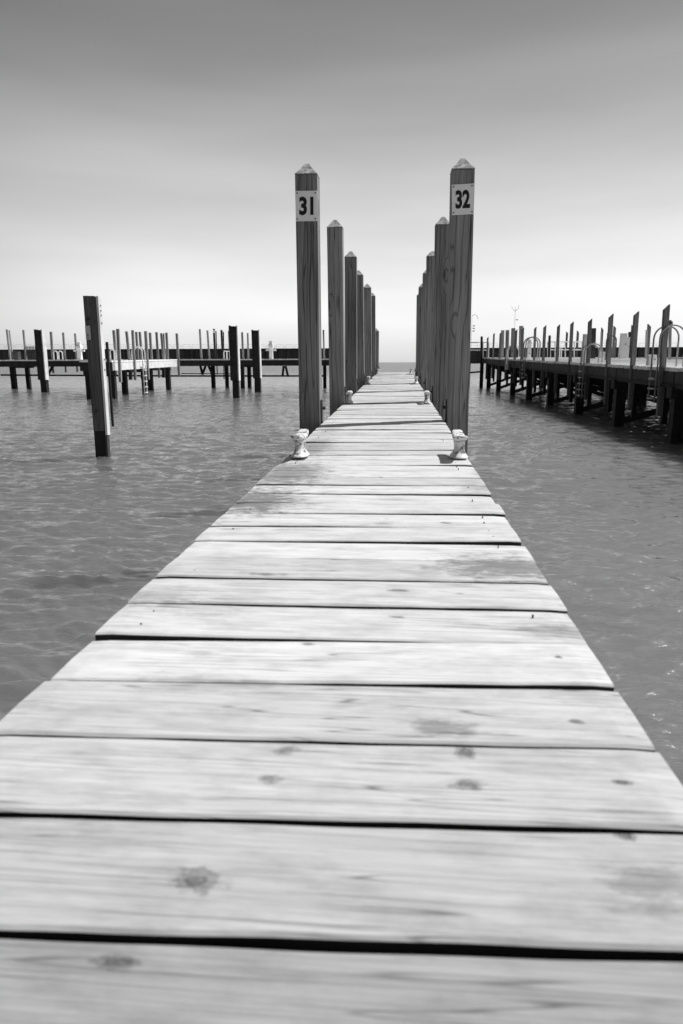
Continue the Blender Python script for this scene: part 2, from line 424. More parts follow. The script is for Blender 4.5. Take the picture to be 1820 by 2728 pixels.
# ------------------------------------------------------------------ near walkway
HALF = .403
walk = empty('boarded_walkway', D_O + D_DIR*4, 0)
tag(walk, 'narrow bleached board walkway running out between two rows of tall square posts', 'walkway')
def dz(s): return .0135*s
def build_walk():
    rnd = random.Random(11)
    mb = MB(); board_id = []
    # board joints measured on the photograph set the pitch
    pitch = .1475; s = .455 - pitch*9
    skew = math.tan(DOCK_A - R(2.75)); nseg = 26; end = 16.3
    tilt = 0
    while s < end:
        gap = rnd.choice((.003, .004, .005, .006, .008)) if s < 6 else .007
        if abs(s-.455) < .02: gap = .012
        e0, e1 = rnd.uniform(-.004, .003), rnd.uniform(-.003, .004)
        zc = rnd.uniform(-.0025, .0025); dtilt = rnd.uniform(-.003, .003); aa = rnd.uniform(-.0035, .0035); bow = rnd.uniform(-.0015, .0015)
        th = .036; f0, f1 = rnd.uniform(0, 6), rnd.uniform(0, 6); rid = rnd.uniform(.66, 1.0) if s > .75 else .64 if s > .60 else .44 if s > .45 else .10 if s > .30 else .0  # nearest boards toned darker: lens falloff at the bottom edge put into their colour
        rings = []; c = .0035
        for k in range(nseg+1):
            u = k/nseg; x = (-HALF + e0) + u*(2*HALF + e1 - e0)
            y0 = s + gap/2 + skew*x*-1*-1 + aa*x/HALF + .0009*math.sin(f0+u*9) + .0005*math.sin(f1+u*31)
            y1 = s + pitch - gap/2 + skew*x + aa*x/HALF + .0009*math.sin(f1+u*8) + .0005*math.sin(f0+u*27)
            z = zc + dtilt*x/HALF + bow*math.sin(math.pi*u) + dz(s)
            cr = .0012
            pr = [(y0, -th), (y1, -th), (y1, -c), (y1-c, -c*.2), ((y0+y1)/2, cr), (y0+c, -c*.2), (y0, -c)]
            endr = .0 if 0 < k < nseg else .002
            rings.append([D_O + D_RT*x + D_DIR*y + Vector((0, 0, z + zz - (endr if zz > -.01 else 0))) for y, zz in pr])
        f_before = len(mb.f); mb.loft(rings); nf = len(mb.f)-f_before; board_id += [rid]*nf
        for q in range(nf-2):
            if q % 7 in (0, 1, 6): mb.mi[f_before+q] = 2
        s += pitch
    # nails near both ends and in the middle, dark heads
    mb.m = 1
    s = .455 - pitch*3
    while s < 4.6:
        for x in (-.335, .335):
            for q in (.28, .72):
                xx = x + rnd.uniform(-.005, .005); yy = s + pitch*q + skew*xx + rnd.uniform(-.004, .004)
                if rnd.random() < .75 or s < .9: continue
                c_ = D_O + D_RT*xx + D_DIR*yy + Vector((0, 0, dz(s)+.0035)); r = rnd.uniform(.0013, .0022)
                rb = [c_ + D_RT*r*math.cos(a*math.pi/4) + D_DIR*r*math.sin(a*math.pi/4) - Vector((0,0,.006)) for a in range(8)]
                rt = [p + Vector((0,0,.0064)) for p in rb]
                f_before = len(mb.f); mb.loft([rb, rt]); board_id += [0]*(len(mb.f)-f_before)
        s += pitch
    D = lambda x, y: deck_local(x*1.1607, y*1.1607)
    st = []
    for (x, y, rx, ry, k) in ((590, 1150, .16, .22, .36), (665, 1085, .17, .34, .42), (715, 1025, .13, .40, .55), (1130, 1085, .10, .16, .66),
                              (1165, 1300, .18, .11, .45), (1010, 1662, .055, .022, .55), (1100, 1120, .09, .13, .7), (350, 1370, .10, .06, .76),
                              (450, 1395, .12, .05, .78), (1290, 1445, .08, .04, .72), (470, 1560, .10, .03, .8), (1500, 2045, .05, .03, .7),
                              (1350, 1590, .06, .04, .8), (760, 985, .08, .3, .8)):
        a, b = D(x, y); st.append((a, b, rx, ry, k))
    kn = []
    for (x, y, rx, ry, k) in ((915, 1356, .026, .010, .55), (915, 1413, .020, .008, .5), (1068, 1718, .016, .016, .5), (1075, 1798, .022, .010, .6), (450, 2022, .030, .014, .55),
                              (705, 1472, .013, .007, .6), (1025, 1200, .02, .010, .5), (1283, 1507, .008, .006, .15), (610, 1320, .05, .010, .55), (1430, 1790, .01, .007, .4),
                              (1500, 1545, .02, .008, .5), (660, 1715, .02, .012, .8), (265, 2210, .02, .008, .6), (1435, 1912, .012, .010, .4), (620, 1785, .015, .01, .8), (1325, 1650, .012, .008, .5)):
        a, b = D(x, y); kn.append((a, b, rx*1.05, ry*1.05, k*.62))
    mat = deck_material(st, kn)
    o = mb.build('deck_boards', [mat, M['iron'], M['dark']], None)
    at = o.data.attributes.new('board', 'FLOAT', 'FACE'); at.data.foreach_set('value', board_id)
    # put the mesh in walkway coordinates so that the grain runs along each board
    mat4 = Matrix.Translation(D_O) @ Matrix.Rotation(-DOCK_A, 4, 'Z')
    o.data.transform(mat4.inverted()); o.matrix_world = mat4
    o.parent = walk; o.matrix_parent_inverse = Matrix.Translation(walk.location).inverted()
    sb = M['weathered']
    for sgn in (-1, 1):
        a = D_O + D_RT*sgn*(HALF-.045) + D_DIR*-.8; b = D_O + D_RT*sgn*(HALF-.045) + D_DIR*16.2
        MB().beam(a + Vector((0,0,dz(-.8)-.14)), b + Vector((0,0,dz(16.2)-.14)), .045, .19).build('side_stringer', sb, walk)
    for sgn in (0,):
        a = D_O + D_DIR*-.8; b = D_O + D_DIR*16.2
        MB().beam(a + Vector((0,0,dz(-.8)-.14)), b + Vector((0,0,dz(16.2)-.14)), .06, .19).build('middle_stringer', sb, walk)
    for s in (1.2, 4.75, 6.7, 8.7, 10.7, 12.7, 14.7, 16.1):
        for sgn in (0,):
            c = D_O + D_DIR*s + Vector((0,0,dz(s)-.31))
            MB().box(c, (1.02, .10, .14), (D_RT, D_DIR, Vector((0,0,1)))).build('cross_beam', M['dark_beam'], walk)
    # slim piles carry the near end where no tall post does
build_walk()

# near rows of tall posts: y where the shoulder of the top sits, inner front edge at top and bottom
PW = .14
def tall_post(side, k, Yd, x_top, y_top, x_bot, y_bot, label, plate=None, wide=PW):
    sg = -1 if side == 'L' else 1
    ux, uy = frame(A0)
    top_in = P(x_top, y_top, Yd); bot_in = P(x_bot, y_bot, Yd)
    lean = (top_in - bot_in) / (top_in.z - bot_in.z)
    lean.y = 0; lean = Vector((lean.x, 0, 1))
    foot_in = bot_in - lean*(bot_in.z + .6)
    top_in = bot_in + lean*(top_in.z - bot_in.z)
    off = ux*sg*wide/2
    root = empty('mooring_post', (foot_in + off + uy*wide/2)*1.0); root.location.z = 0
    tag(root, label, 'mooring post', 'tall square posts along the walkway')
    timber('post_shaft', M['post'], foot_in + off, top_in + off, wide, wide, A0, 'flat', root, bevel=.006)
    # pyramid top, pale sawn end grain
    c = top_in + off + uy*wide/2; h = wide*.56; mb = MB(); e = wide/2 + .0015; b = .006
    def sq(r, z): return [c + ux*x*r + uy*y*r + Vector((0, 0, z)) for x, y in ((-1,-1),(1,-1),(1,1),(-1,1))]
    rn = random.Random(k*7+sg)
    mb.loft([sq(e, .001), sq(e, .006), sq(e*.58, h*.50+rn.uniform(-.003,.003)), sq(e*.20, h*.93+rn.uniform(-.004,.004))])
    mb.build('pyramid_top', M['post_end'], root, bevel=.004)
    # iron bracket tying the post to the walkway edge
    zb = D_O.z + dz(Yd); bi = foot_in + lean*(zb - foot_in.z)
    br = MB().box(bi - ux*sg*.006 + uy*.06 + Vector((0, 0, .045)), (.010, .085, .20), (ux, uy, Vector((0,0,1)))).build('bracket', M['iron'], root, bevel=.002)
    bolt = MB().tube([bi - ux*sg*.010 + uy*.06 + Vector((0,0,.09)), bi - ux*sg*.030 + uy*.06 + Vector((0,0,.09))], .012, 6).build('bolt', M['iron'])
    nest(br, bolt)
    if plate:
        txt, dx, zt, rot = plate; ph, pw_ = .178, .136
        pc = top_in + off - lean*(top_in.z - (top_in.z - zt)) - uy*.0035
        X = (ux*math.cos(rot) + Vector((0,0,1))*math.sin(rot)); Z = (Vector((0,0,1))*math.cos(rot) - ux*math.sin(rot))
        pl = MB().box(pc, (pw_, .004, ph), (X, uy, Z)).build('number_plate', M['plate'], root, bevel=.0008)
        cu = bpy.data.curves.new('t', 'FONT'); cu.body = txt; cu.size = .142; cu.align_x = 'CENTER'; cu.align_y = 'CENTER'; cu.extrude = .0008; cu.offset = .0055; cu.space_character = .98
        to = bpy.data.objects.new('t', cu); COL.objects.link(to)
        bpy.context.view_layer.update()
        me = bpy.data.meshes.new_from_object(to.evaluated_get(bpy.context.evaluated_depsgraph_get())); bpy.data.objects.remove(to)
        vs = [v.co.copy() for v in me.vertices]; xs = [v.x for v in vs]; ys = [v.y for v in vs]
        cx_, cy_ = (min(xs)+max(xs))/2, (min(ys)+max(ys))/2; sx = .090/(max(xs)-min(xs)); sy = .108/(max(ys)-min(ys))
        for v in me.vertices:
            l = v.co.copy(); p = pc - uy*(.0034 - l.z*.5) + X*(l.x-cx_)*sx + Z*(l.y-cy_)*sy; v.co = p
        me.materials.clear(); me.materials.append(M['ink'])
        no = bpy.data.objects.new('numeral', me); link(no); nest(pl, no)
        for x, z in ((-1,1),(1,1),(-1,-1),(1,-1)):
            q = pc + X*x*(pw_/2-.011) + Z*z*(ph/2-.013)
            nest(pl, MB().tube([q - uy*.001, q - uy*.0055], .0042, 8).build('screw', M['iron']))
YD = [4.60, 6.48, 8.40, 10.40, 12.40, 14.50, 16.4]
LP = [(845, 463, 853, 1120), (912.6, 605.6, 917.7, 1075), (949.8, 684.8, 950.5, 1044.5), (967.3, 733, 970.8, 1024), (988.7, 766.8, 990, 1006.6), (1000, 789, 1000.5, 998), (1009.7, 882.7, 1008.8, 991)]
RP_ = [(1203.8, 451, 1191, 1112), (1160.5, 598.7, 1154, 1067), (1137, 683.4, 1134.5, 1041), (1127, 729, 1122, 1022), (1115.8, 765.8, 1111, 1007), (1110.6, 787.5, 1108, 996)]
LN = ['left one of the two nearest tall posts, its pale plate reading 31', 'tall post just behind the post numbered 31, grain swirling round a knot',
      'third post from the front in the row left of the walkway', 'fourth post from the front in the row left of the walkway', 'fifth post from the front in the row left of the walkway',
      'sixth post from the front in the row left of the walkway', 'short farthest post of the row left of the walkway']
RN = ['right one of the two nearest tall posts, its pale plate reading 32', 'tall post half hidden behind the post numbered 32', 'third post from the front in the row right of the walkway',
      'fourth post from the front in the row right of the walkway', 'fifth post from the front in the row right of the walkway', 'farthest post of the row right of the walkway']
for k, (a, b, c, d) in enumerate(LP): tall_post('L', k, YD[k], a, b, c, d, LN[k], ('31', 0, .186, R(-.5)) if k == 0 else None)
for k, (a, b, c, d) in enumerate(RP_): tall_post('R', k, YD[k], a, b, c, d, RN[k], ('32', 0, .176, R(1.8)) if k == 0 else None, PW if k else .143)

# cleats: flared foot, waist, two upswept horns
def cleat_parts(s, x, lab=None, sc=1.0):
    c0 = D_O + D_RT*x + D_DIR*s + Vector((0, 0, dz(s)+.004)); mb = MB(); Z = Vector((0,0,1)); rings = []
    prof = [(0, .041, .085), (.005, .040, .083), (.014, .031, .068), (.030, .0225, .050), (.050, .0215, .044), (.066, .025, .050), (.080, .0275, .066)]
    for z, rx, ry in prof:
        rings.append([c0 + (D_RT*rx*sc*math.copysign(abs(math.cos(a))**.7, math.cos(a)) + D_DIR*ry*sc*math.copysign(abs(math.sin(a))**.8, math.sin(a))) + Z*z*sc for a in [2*math.pi*i/20 for i in range(20)]])
    mb.loft(rings)
    path_r = []
    rr = []
    N = 16
    for i in range(N+1):
        u = -1 + 2*i/N; yy = u*.145; zz = .083 + .020*abs(u)**1.7; rw = .0285*(1-.22*abs(u)**2); rh = .012*(1-.35*abs(u)**1.5)
        if i in (0, N): rw *= .8; rh *= .6
        rr.append([c0 + D_DIR*yy*sc + D_RT*rw*sc*math.copysign(abs(math.cos(a))**.5, math.cos(a)) + Z*(zz*sc + rh*sc*math.copysign(abs(math.sin(a))**.6, math.sin(a))) for a in [2*math.pi*j/16 for j in range(16)]])
    mb.loft(rr)
    o = mb.build('cleat', M['cleat'], walk, smooth=True); md = o.modifiers.new('sub', 'SUBSURF'); md.levels = 1; md.render_levels = 1
    if lab: o['label'] = lab
cs = [(3.02, 'cleat'), (6.3, 'c'), (10.3, 'c'), (15.2, 'c')]
for s, _ in cs:
    cleat_parts(s, -HALF+.065 if s < 4 else -HALF+.05); cleat_parts(s, HALF-.04 if s < 4 else HALF-.05)

# ------------------------------------------------------------------ right pier
RA = math.atan(.0893); r_ux, r_uy = frame(RA)
def rz(Y): return 1.097 + .0125*Y
def RPT(Y, off, z): return Vector((4.49 + .0893*Y, Y, 0)) + r_ux*off + Vector((0, 0, z))
BENTS = [8.4, 11.55, 14.7, 18.05, 21.6, 25.3, 29.1, 33.5, 37.4]
pier_r = empty('timber_pier', RPT(22, 2.8, 0))
tag(pier_r, 'wide timber pier on dark piles standing in the water to the right of the walkway', 'pier')
WID = 5.6
def build_right():
    rnd = random.Random(5); mb = MB(); Y = 6.0
    while Y < 38.8:
        z = rz(Y) + rnd.uniform(-.004, .004); e = rnd.uniform(-.03, .03)
        c = RPT(Y, WID/2 + e, z - .03); mb.box(c, (WID, .138, .06), (r_ux, r_uy, Vector((0,0,1)))); Y += .147
    mb.build('deck_boards', M['pierdeck'], pier_r)
    for off, mt in ((.06, M['grey_beam']), (1.9, M['dark_beam']), (3.7, M['dark_beam']), (5.5, M['dark_beam'])):
        for a, b in zip(BENTS, BENTS[1:]):
            a_, b_ = a + .02, b - .02
            MB().beam(RPT(a_, off, rz(a_)-.185), RPT(b_, off, rz(b_)-.185), .09, .24).build('stringer', mt, pier_r)
    for Yb in BENTS:
        zb = rz(Yb) - .40
        MB().box(RPT(Yb, WID/2, zb), (WID+.1, .24, .20), (r_ux, r_uy, Vector((0,0,1)))).build('cross_cap', M['dark_beam'], pier_r)
        for off in (.12, 2.9, 5.45):
            timber('pile', M['dark'], RPT(Yb, off, -1.0) - r_uy*.1, RPT(Yb, off, zb - .1) - r_uy*.1, .20, .20, RA, 'flat', pier_r)
        MB().beam(RPT(Yb, .15, .12) - r_uy*.14, RPT(Yb, 2.9, zb) - r_uy*.14, .06, .13).build('brace', M['dark_beam'], pier_r)
        MB().beam(RPT(Yb, .15, zb) + r_uy*.14, RPT(Yb, 2.9, .12) + r_uy*.14, .06, .13).build('brace', M['dark_beam'], pier_r)
    MB().beam(RPT(9, -.0, rz(9)-.30), RPT(37, -.0, rz(37)-.30), .03, .06).build('waling', M['dark_beam'], pier_r)
build_right()

# slant-topped fender posts along the near edge  (xl, xr, ytop, xbl, xbr, ybottom, Y, dark pair bottom y)
FP = [(1772, 1786.5, 810, 1752, 1766, 1109, 12.05, 1131), (1692.6, 1703.5, 828.6, 1673, 1685.5, 1092.6, 13.7, 1113), (1625, 1635.5, 835, 1610, 1621, 1079, 15.35, 1098),
      (1569.4, 1578.6, 848.4, 1558, 1567, 1066, 17.1, 1083), (1521.8, 1529.2, 856, 1511, 1519, 1056.5, 18.9, 1073), (1486, 1493, 863.4, 1477, 1484, 1047, 20.6, 1064),
      (1449.4, 1456.2, 865.7, 1441, 1448, 1028, 22.6, 1053), (1424, 1430, 869.8, 1418, 1423.5, 1034, 24.2, 1046), (1391, 1397, 872, 1384, 1390, 1026, 26.6, 1038),
      (1373.5, 1379, 876.7, 1366, 1372, 1021, 28.3, 1030), (1349.5, 1354.5, 880, 1343.5, 1349, 1014, 30.4, 1024), (1332, 1337, 884, 1326, 1331, 1012, 32.8, 1020), (1314.6, 1318.8, 886.5, 1309, 1313.5, 1008, 35.3, 1017), (1298, 1302, 897, 1293.5, 1298, 1010, 37.6, 1014)]
for i, (a, b, c, d, e, f_, Y, yb2) in enumerate(FP):
    nm = ['nearest and tallest slant-topped post on the right pier, beside the big ladder'] + ['%s slant-topped post from the near end of the right pier' % ORD[j] for j in range(1, 13)] + ['farthest slant-topped post on the near edge of the right pier']
    edge = RPT(Y, -.02, 0); bot = P((d+e)/2, f_, Y)
    root = empty('fender_post', (bot.x, Y, bot.z)); tag(root, nm[i], 'post', 'slant-topped posts along the right pier edge')
    o, bo, tp, wd = px_timber(a, b, c, d, e, f_, Y, M['fender'], 'slant_right', parent=root, yaw=RA, slope=(b-a)/F_PX*Y*.95, bevel=.004 if i < 5 else 0)
    ux, uy = frame(RA); zt = rz(Y) - .09
    b2 = P(e + (e-d)*.45, yb2, Y); timber('backing_timber', M['dark'], Vector((b2.x, b2.y, b2.z)) + uy*.05, Vector((b2.x + (zt-b2.z)*.01, b2.y, zt)) + uy*.05, wd*1.05, wd, RA, 'flat', root)

# square-topped mooring piles standing at the far stretch of the right pier
SQ = [(1384, 1395.5, 868, 1384, 1392, 950, 27.3, M['weathered'], 'square-topped thick pile rising left of the arched ladder on the right pier'),
      (1364, 1373.3, 874, 1361, 1371, 950, 29.2, M['weathered'], 'square-topped thick pile just left of the arched ladder, second from it'),
      (1348.5, 1357.5, 879, 1347, 1356, 950, 31.2, M['far_post'], 'rough split-topped pile with a pale bark side on the right pier'),
      (1336, 1344.5, 879.6, 1334, 1342, 950, 33.2, M['weathered'], 'square-topped pile left of the split-topped pile on the right pier'),
      (1281, 1286.7, 896, 1280, 1286, 962, 37.2, M['dark'], 'thin black square post at the railing end of the right pier'),
      (1462.5, 1468, 893.5, 1460, 1466, 952, 33.0, M['dark'], 'short black post behind the grey railing on the right pier'),
      (1577, 1589, 874, 1575, 1586, 955, 21.0, M['dark_beam'], 'wide dark square pile behind the low ladder on the right pier'),
      (1618.5, 1624, 887, 1617, 1622, 953, 26, M['weathered'], 'narrow post seen behind the third slant-topped post of the right pier'),
      (1601, 1604.5, 885, 1599, 1602, 953, 27, M['weathered'], 'thin stub post left of the small grey box on the right pier'),
      (1676, 1682, 884, 1675, 1681, 953, 23, M['dark'], 'dark post between the tall grey cabinet and a slant-topped post'),
      (1722, 1726.5, 879, 1719, 1724, 955, 21.5, M['weathered'], 'thin post touching the left of the rightmost far-edge post'),
      (1784, 1790.5, 862, 1782, 1788, 958, 17.5, M['weathered'], 'post with a dark cone cap inside the big ladder arch')]
for i, (a, b, c, d, e, f_, Y, mt, lb) in enumerate(SQ):
    root = empty('mooring_pile', P((d+e)/2, f_, Y)); tag(root, lb, 'post')
    o, bo, tp, wd = px_timber(a, b, c, d, e, f_, Y, mt, 'flat', parent=root, yaw=RA)
    if i == 11:
        c0 = tp + frame(RA)[1]*wd/2; mb = MB()
        mb.loft([[c0 + Vector((math.cos(t_)*r_, math.sin(t_)*r_, z_)) for t_ in [k*math.pi/6 for k in range(12)]] for r_, z_ in ((.055, -.03), (.062, 0), (.05, .05), (.02, .085), (.003, .09))])
        mb.build('cone_cap', M['iron'], root)
# far-edge posts, cut the other way
GP = [(1509.7, 1514, 883, 1505, 1510, 952.5), (1538, 1543.8, 880, 1534, 1539, 952.5), (1603, 1608.8, 872, 1599, 1604, 953.5), (1636.5, 1641.8, 867.8, 1630, 1637, 954.5), (1684, 1690, 865.3, 1678, 1684, 955), (1728, 1735.6, 862.6, 1720, 1729, 956.5)]
gn = ['leftmost far-edge post of the right pier, top cut down to the right', 'far-edge post of the right pier just left of the tall grey pedestal',
      'far-edge post of the right pier above the small grey box', 'far-edge post of the right pier inside the thin dark ladder arch', 'far-edge post of the right pier just right of the twin grey cabinets', 'rightmost far-edge post of the right pier, left of the big ladder']
for i, (a, b, c, d, e, f_) in enumerate(GP):
    k = .977*((d+e)/2 - CX)/F_PX; Y = (4.49 + WID)/(k - .0893)
    root = empty('fender_post', P((d+e)/2, f_, Y)); tag(root, gn[i], 'post', 'slant-topped posts along the far edge of the right pier')
    px_timber(a, b, c, d, e, f_, Y, M['fender'], 'slant_left', parent=root, yaw=RA, slope=(b-a)/F_PX*Y)

# ladders with rails arching back onto the deck
def arch(base, up, inn, h, wdt, zend):
    pts = [base]; top = base + up*(h - wdt/2)
    for k in range(0, 13):
        a = math.pi - k*math.pi/12; pts.append(top + inn*(wdt/2 + wdt/2*math.cos(a)) + up*(wdt/2*math.sin(a)))
    e = top + inn*wdt; pts.append(Vector((e.x, e.y, zend))); return pts
def ladder(edge, along, inn, zdeck, h, wdt, gap, zbot, r, label, rungs, mat, group='arched ladders on the piers'):
    root = empty('ladder', (edge.x, edge.y, zbot)); tag(root, label, 'ladder', group)
    Z = Vector((0,0,1))
    for sg in (-.5, .5):
        b = Vector((edge.x, edge.y, zbot)) + along*gap*sg
        MB().tube(arch(b, Z, inn, zdeck + h - zbot, wdt, zdeck + .01), r, 8).build('rail', mat, root, smooth=True)
    for i in range(rungs):
        z = zdeck - .20 - i*(zdeck - .2 - zbot - .06)/max(1, rungs-1)
        c = Vector((edge.x, edge.y, z))
        MB().box(c, (.10 if r > .015 else .07, gap, .03), (inn, along, Z)).build('rung', mat, root)
def r_at(px, off=0.0):
    k = .977*(px - CX)/F_PX; return (4.49 + off)/(k - .0893)
def rladder(px, h, wdt, gap, ybot, label, rungs, r=.015, mat=None, off=-.10):
    Y = r_at(px, off); e = RPT(Y, off, 0); zb = P(px, ybot, Y).z
    ladder(e, r_uy, r_ux, rz(Y), h, wdt, gap, zb, r, label, rungs, mat or M['dull_metal'])
rladder(1747, .70, .42, .30, 1070, 'big arched pipe ladder beside the nearest post of the right pier', 3)
rladder(1554, .46, .42, .30, 1060, 'low arched ladder in front of the tall grey pedestal on the right pier', 5, r=.017)
rladder(1398, .80, .50, .42, 1010, 'tall arched ladder framing the pale pedestal on the right pier', 4, r=.024)
rladder(1353, .55, .50, .42, 985, 'low white arched ladder at the far end of the right pier', 3, r=.03, mat=M['white'])
def flad(px0, px1, ytop, ybase, Y, label, mat, r=.02, dk=.0):
    a = P(px0, ybase, Y); b = P(px1, ybase, Y); tp = P(px0, ytop, Y)
    root = empty('ladder', a.lerp(b, .5)); tag(root, label, 'ladder', 'arched ladders on the piers')
    w_ = (b-a).length*.68; h = tp.z - a.z; Z = Vector((0,0,1))
    for j in (0, 1):
        s = a + Vector((1,0,0))*j*(b-a).length*.32 + Vector((0, 1, 0))*j*.45
        MB().tube(arch(s - Z*(.35), Z, Vector((1,0,0)), h + .35, w_, s.z), r, 8).build('rail', mat, root, smooth=True)
    MB().box(a + Vector(((b-a).length*.16, .22, -.15)), (.05, .5, .03)).build('rung', mat, root)
flad(1487, 1499, 922, 952, 32, 'small white arched ladder before the railing on the right pier', M['white'])
flad(1613, 1651, 893.5, 954, 24.5, 'thin dark arched ladder at the far edge of the right pier', M['iron'], .016)
flad(144, 159, 935, 957.5, 38.6, 'pair of white ladder arches right of the broad dark pile on the left pier', M['white'], .03)
flad(295, 311, 931, 962, 27.6, 'white ladder arches at the front end of the left finger pier', M['white'], .028)
flad(597, 609, 935, 957, 39.2, 'small white ladder arches half hidden by the tallest dark pile', M['white'], .028)
# the long ladder down the lit side of the left finger pier
lx = P(366, 1000, 30.3); lo = Vector((lx.x, 30.3, 0))
ladder(Vector((-8.62, 30.6, 0)), Vector((0, 1, 0)), Vector((-1, 0, 0)), 1.50, .55, .45, .40, .03, .022, 'long white ladder reaching the water beside the lit finger pier side', 6, M['white'])

# pedestals and boxes on the right pier
def pedestal(x0, x1, yt, yb, Y, mat, label, kind='cabinet', taper=0.0, dp=None):
    a, b, tp = P(x0, yb, Y), P(x1, yb, Y), P((x0+x1)/2, yt, Y); c = a.lerp(b, .5); w_ = (b-a).length; h = tp.z - a.z
    dp = dp or w_; root = empty('power_pedestal' if kind != 'box' else 'dock_box', c); tag(root, label, 'pedestal' if kind != 'box' else 'box')
    ux, uy = frame(RA)
    def sq(r, z, e=0): return [c + ux*x*(w_/2*r+e) + uy*(y*dp/2*r + dp/2 + y*e) + Vector((0,0,z)) for x, y in ((-1,-1),(1,-1),(1,1),(-1,1))]
    if kind == 'vase':
        MB().loft([sq(.95, 0), sq(.86, h*.52), sq(1.22, h*.66), sq(1.22, h*.74), sq(.82, h*.86), sq(.9, h*.95)]).build('body', mat, root)
        MB().loft([sq(1.05, h*.951), sq(1.05, h*.97), sq(.4, h*1.02)]).build('lid', M['white'], root)
        for sg in (-1, 1):
            MB().box(c + ux*sg*(w_*.95) + uy*dp*.4 + Vector((0,0,h*.50)), (w_*.8, w_*.5, h*.10), (ux, uy, Vector((0,0,1)))).build('socket_box', M['white'], root)
    elif kind == 'lamp':
        MB().loft([sq(1.05, 0), sq(1, h*.5), sq(.85, h*.62), sq(1.05, h*.80), sq(.75, h*.88), sq(.8, h*.98)]).build('body', mat, root)
        MB().box(c - uy*.004 + Vector((0,0,h*.28)), (w_*.35, .012, h*.03), (ux, uy, Vector((0,0,1)))).build('handle', M['iron'], root)
    else:
        MB().loft([sq(1+taper, 0), sq(1, h*.96)]).build('body', mat, root, bevel=.006)
        MB().loft([sq(1, h*.962, .008), sq(1, h*.975, .008), sq(.5, h*1.0)]).build('lid', M['white'] if kind != 'box' else mat, root)
        MB().box(c + ux*w_*.28 - uy*.005 + Vector((0,0,h*.55)), (w_*.14, .014, h*.06), (ux, uy, Vector((0,0,1)))).build('latch', M['iron'], root)
pedestal(1552, 1567, 888, 965, 17.9, M['grey_box'], 'tall grey utility pedestal behind the low arched ladder')
pedestal(1652, 1667, 886, 954.5, 22.6, M['grey_box'], 'taller of the twin grey cabinets on the right pier', taper=.08)
pedestal(1667.5, 1675, 897, 953.5, 23.0, M['grey_box'], 'slimmer right one of the twin grey cabinets on the right pier')
pedestal(1405, 1414.6, 903, 956, 26.0, M['white'], 'pale notched pedestal inside the tall arched ladder', 'lamp')
pedestal(1601, 1612, 937, 953.5, 24.0, M['grey_box'], 'small square grey box with a dark latch on the right pier', 'box')
pedestal(1727, 1748, 945, 974, 12.7, M['white'], 'white box behind the legs of the big arched ladder', 'box', dp=.12)
pedestal(205.5, 216.5, 910, 958, 39.0, M['white'], 'white vase-shaped pedestal left of the leaning big pile', 'vase')
pedestal(717, 727, 907, 957.5, 39.0, M['white'], 'white vase-shaped pedestal standing alone right of the dark piles', 'vase')

# railings on the cross pier
def railing(x0, x1, y1, y2, yb, Y, posts, label):
    a, b = P(x0, y1, Y), P(x1, y1, Y); root = empty('railing', P((x0+x1)/2, yb, Y)); tag(root, label, 'railing')
    MB().tube([a, b], .028, 8).build('top_rail', M['metal'], root)
    MB().tube([P(x0, y2, Y), P(x1, y2, Y)], .028, 8).build('middle_rail', M['metal'], root)
    for x in posts: MB().tube([P(x, yb, Y), P(x, y1, Y)], .028, 8).build('upright', M['metal'], root)
railing(1236, 1303, 912, 933, 955, 38.0, (1246, 1287, 1302), 'pipe railing at the far left end of the right pier')
railing(1459.5, 1552, 910.5, 931.5, 952, 33.5, (1459.5, 1466.5, 1479, 1506, 1530, 1551), 'pipe railing beyond the right pier between slant-topped posts')
def mast(x, yt, yb, Y, label, kind):
    a, b = P(x, yb, Y), P(x, yt, Y); root = empty('mast', (a.x, Y, a.z)); tag(root, label, 'mast')
    MB().tube([(b.x, Y, a.z), b], [.035, .022], 8).build('pole', M['metal'], root)
    h = b.z - a.z
    if kind == 0:
        for sg, k in ((-1, .02), (1, .05)): MB().tube([b - Vector((0,0,h*.10)), b + Vector((sg*.55, 0, -h*.03)), b + Vector((sg*.6, 0, h*k))], .035, 6).build('arm', M['metal'], root)
        MB().box(b + Vector((.35, 0, -h*.30)), (.4, .15, .15)).build('sensor', M['metal'], root)
    else:
        MB().tube([b, b + Vector((.4, 0, .3)), b + Vector((.8, 0, .1)), b + Vector((1.0, 0, -.5))], .04, 6).build('lamp_arm', M['metal'], root)
        for k in (.30, .38, .46): MB().box(b + Vector((.35, 0, -h*k)), (.35, .12, .18)).build('fitting', M['metal'], root)
mast(1373.5, 818, 930, 120, 'thin weather mast rising above the posts of the right pier', 0)
mast(1258, 842, 928, 120, 'thin pale mast with a curved top beside the post numbered 32', 1)

# ------------------------------------------------------------------ cross pier (left and right pieces) and the finger pier
def level_pier(x0, x1, Y0, Y1, z, label, bents, fascia, lit_side=None, slope=0.0):
    root = empty('timber_pier', ((x0+x1)/2, Y0, 0)); tag(root, label, 'pier'); mb = MB(); rnd = random.Random(int(x0*10)+5)
    Y = Y0; x = x0
    while x < x1 - .07:
        mb.box((x+.07, (Y0+Y1)/2 + rnd.uniform(-.015,.015), z - .03 + rnd.uniform(-.004,.004)), (.138, Y1-Y0, .06)); x += .147
    mb.build('deck_boards', M['pierdeck'], root)
    MB().box(((x0+x1)/2, Y0+.07, z-.215), (x1-x0, .10, .30)).build('fascia', fascia, root)
    MB().box(((x0+x1)/2, Y1-.07, z-.215), (x1-x0, .10, .30)).build('fascia', M['dark_beam'], root)
    return root
main_l = level_pier(-24, .75, 37.6, 40.0, 1.555, 'long low cross pier on dark piles behind the left finger pier', None, M['dark_beam'])
main_r = level_pier(5.55, 6.55, 37.6, 40.0, 1.555, 'short stub of cross pier joining the far end of the right pier', None, M['dark_beam'])
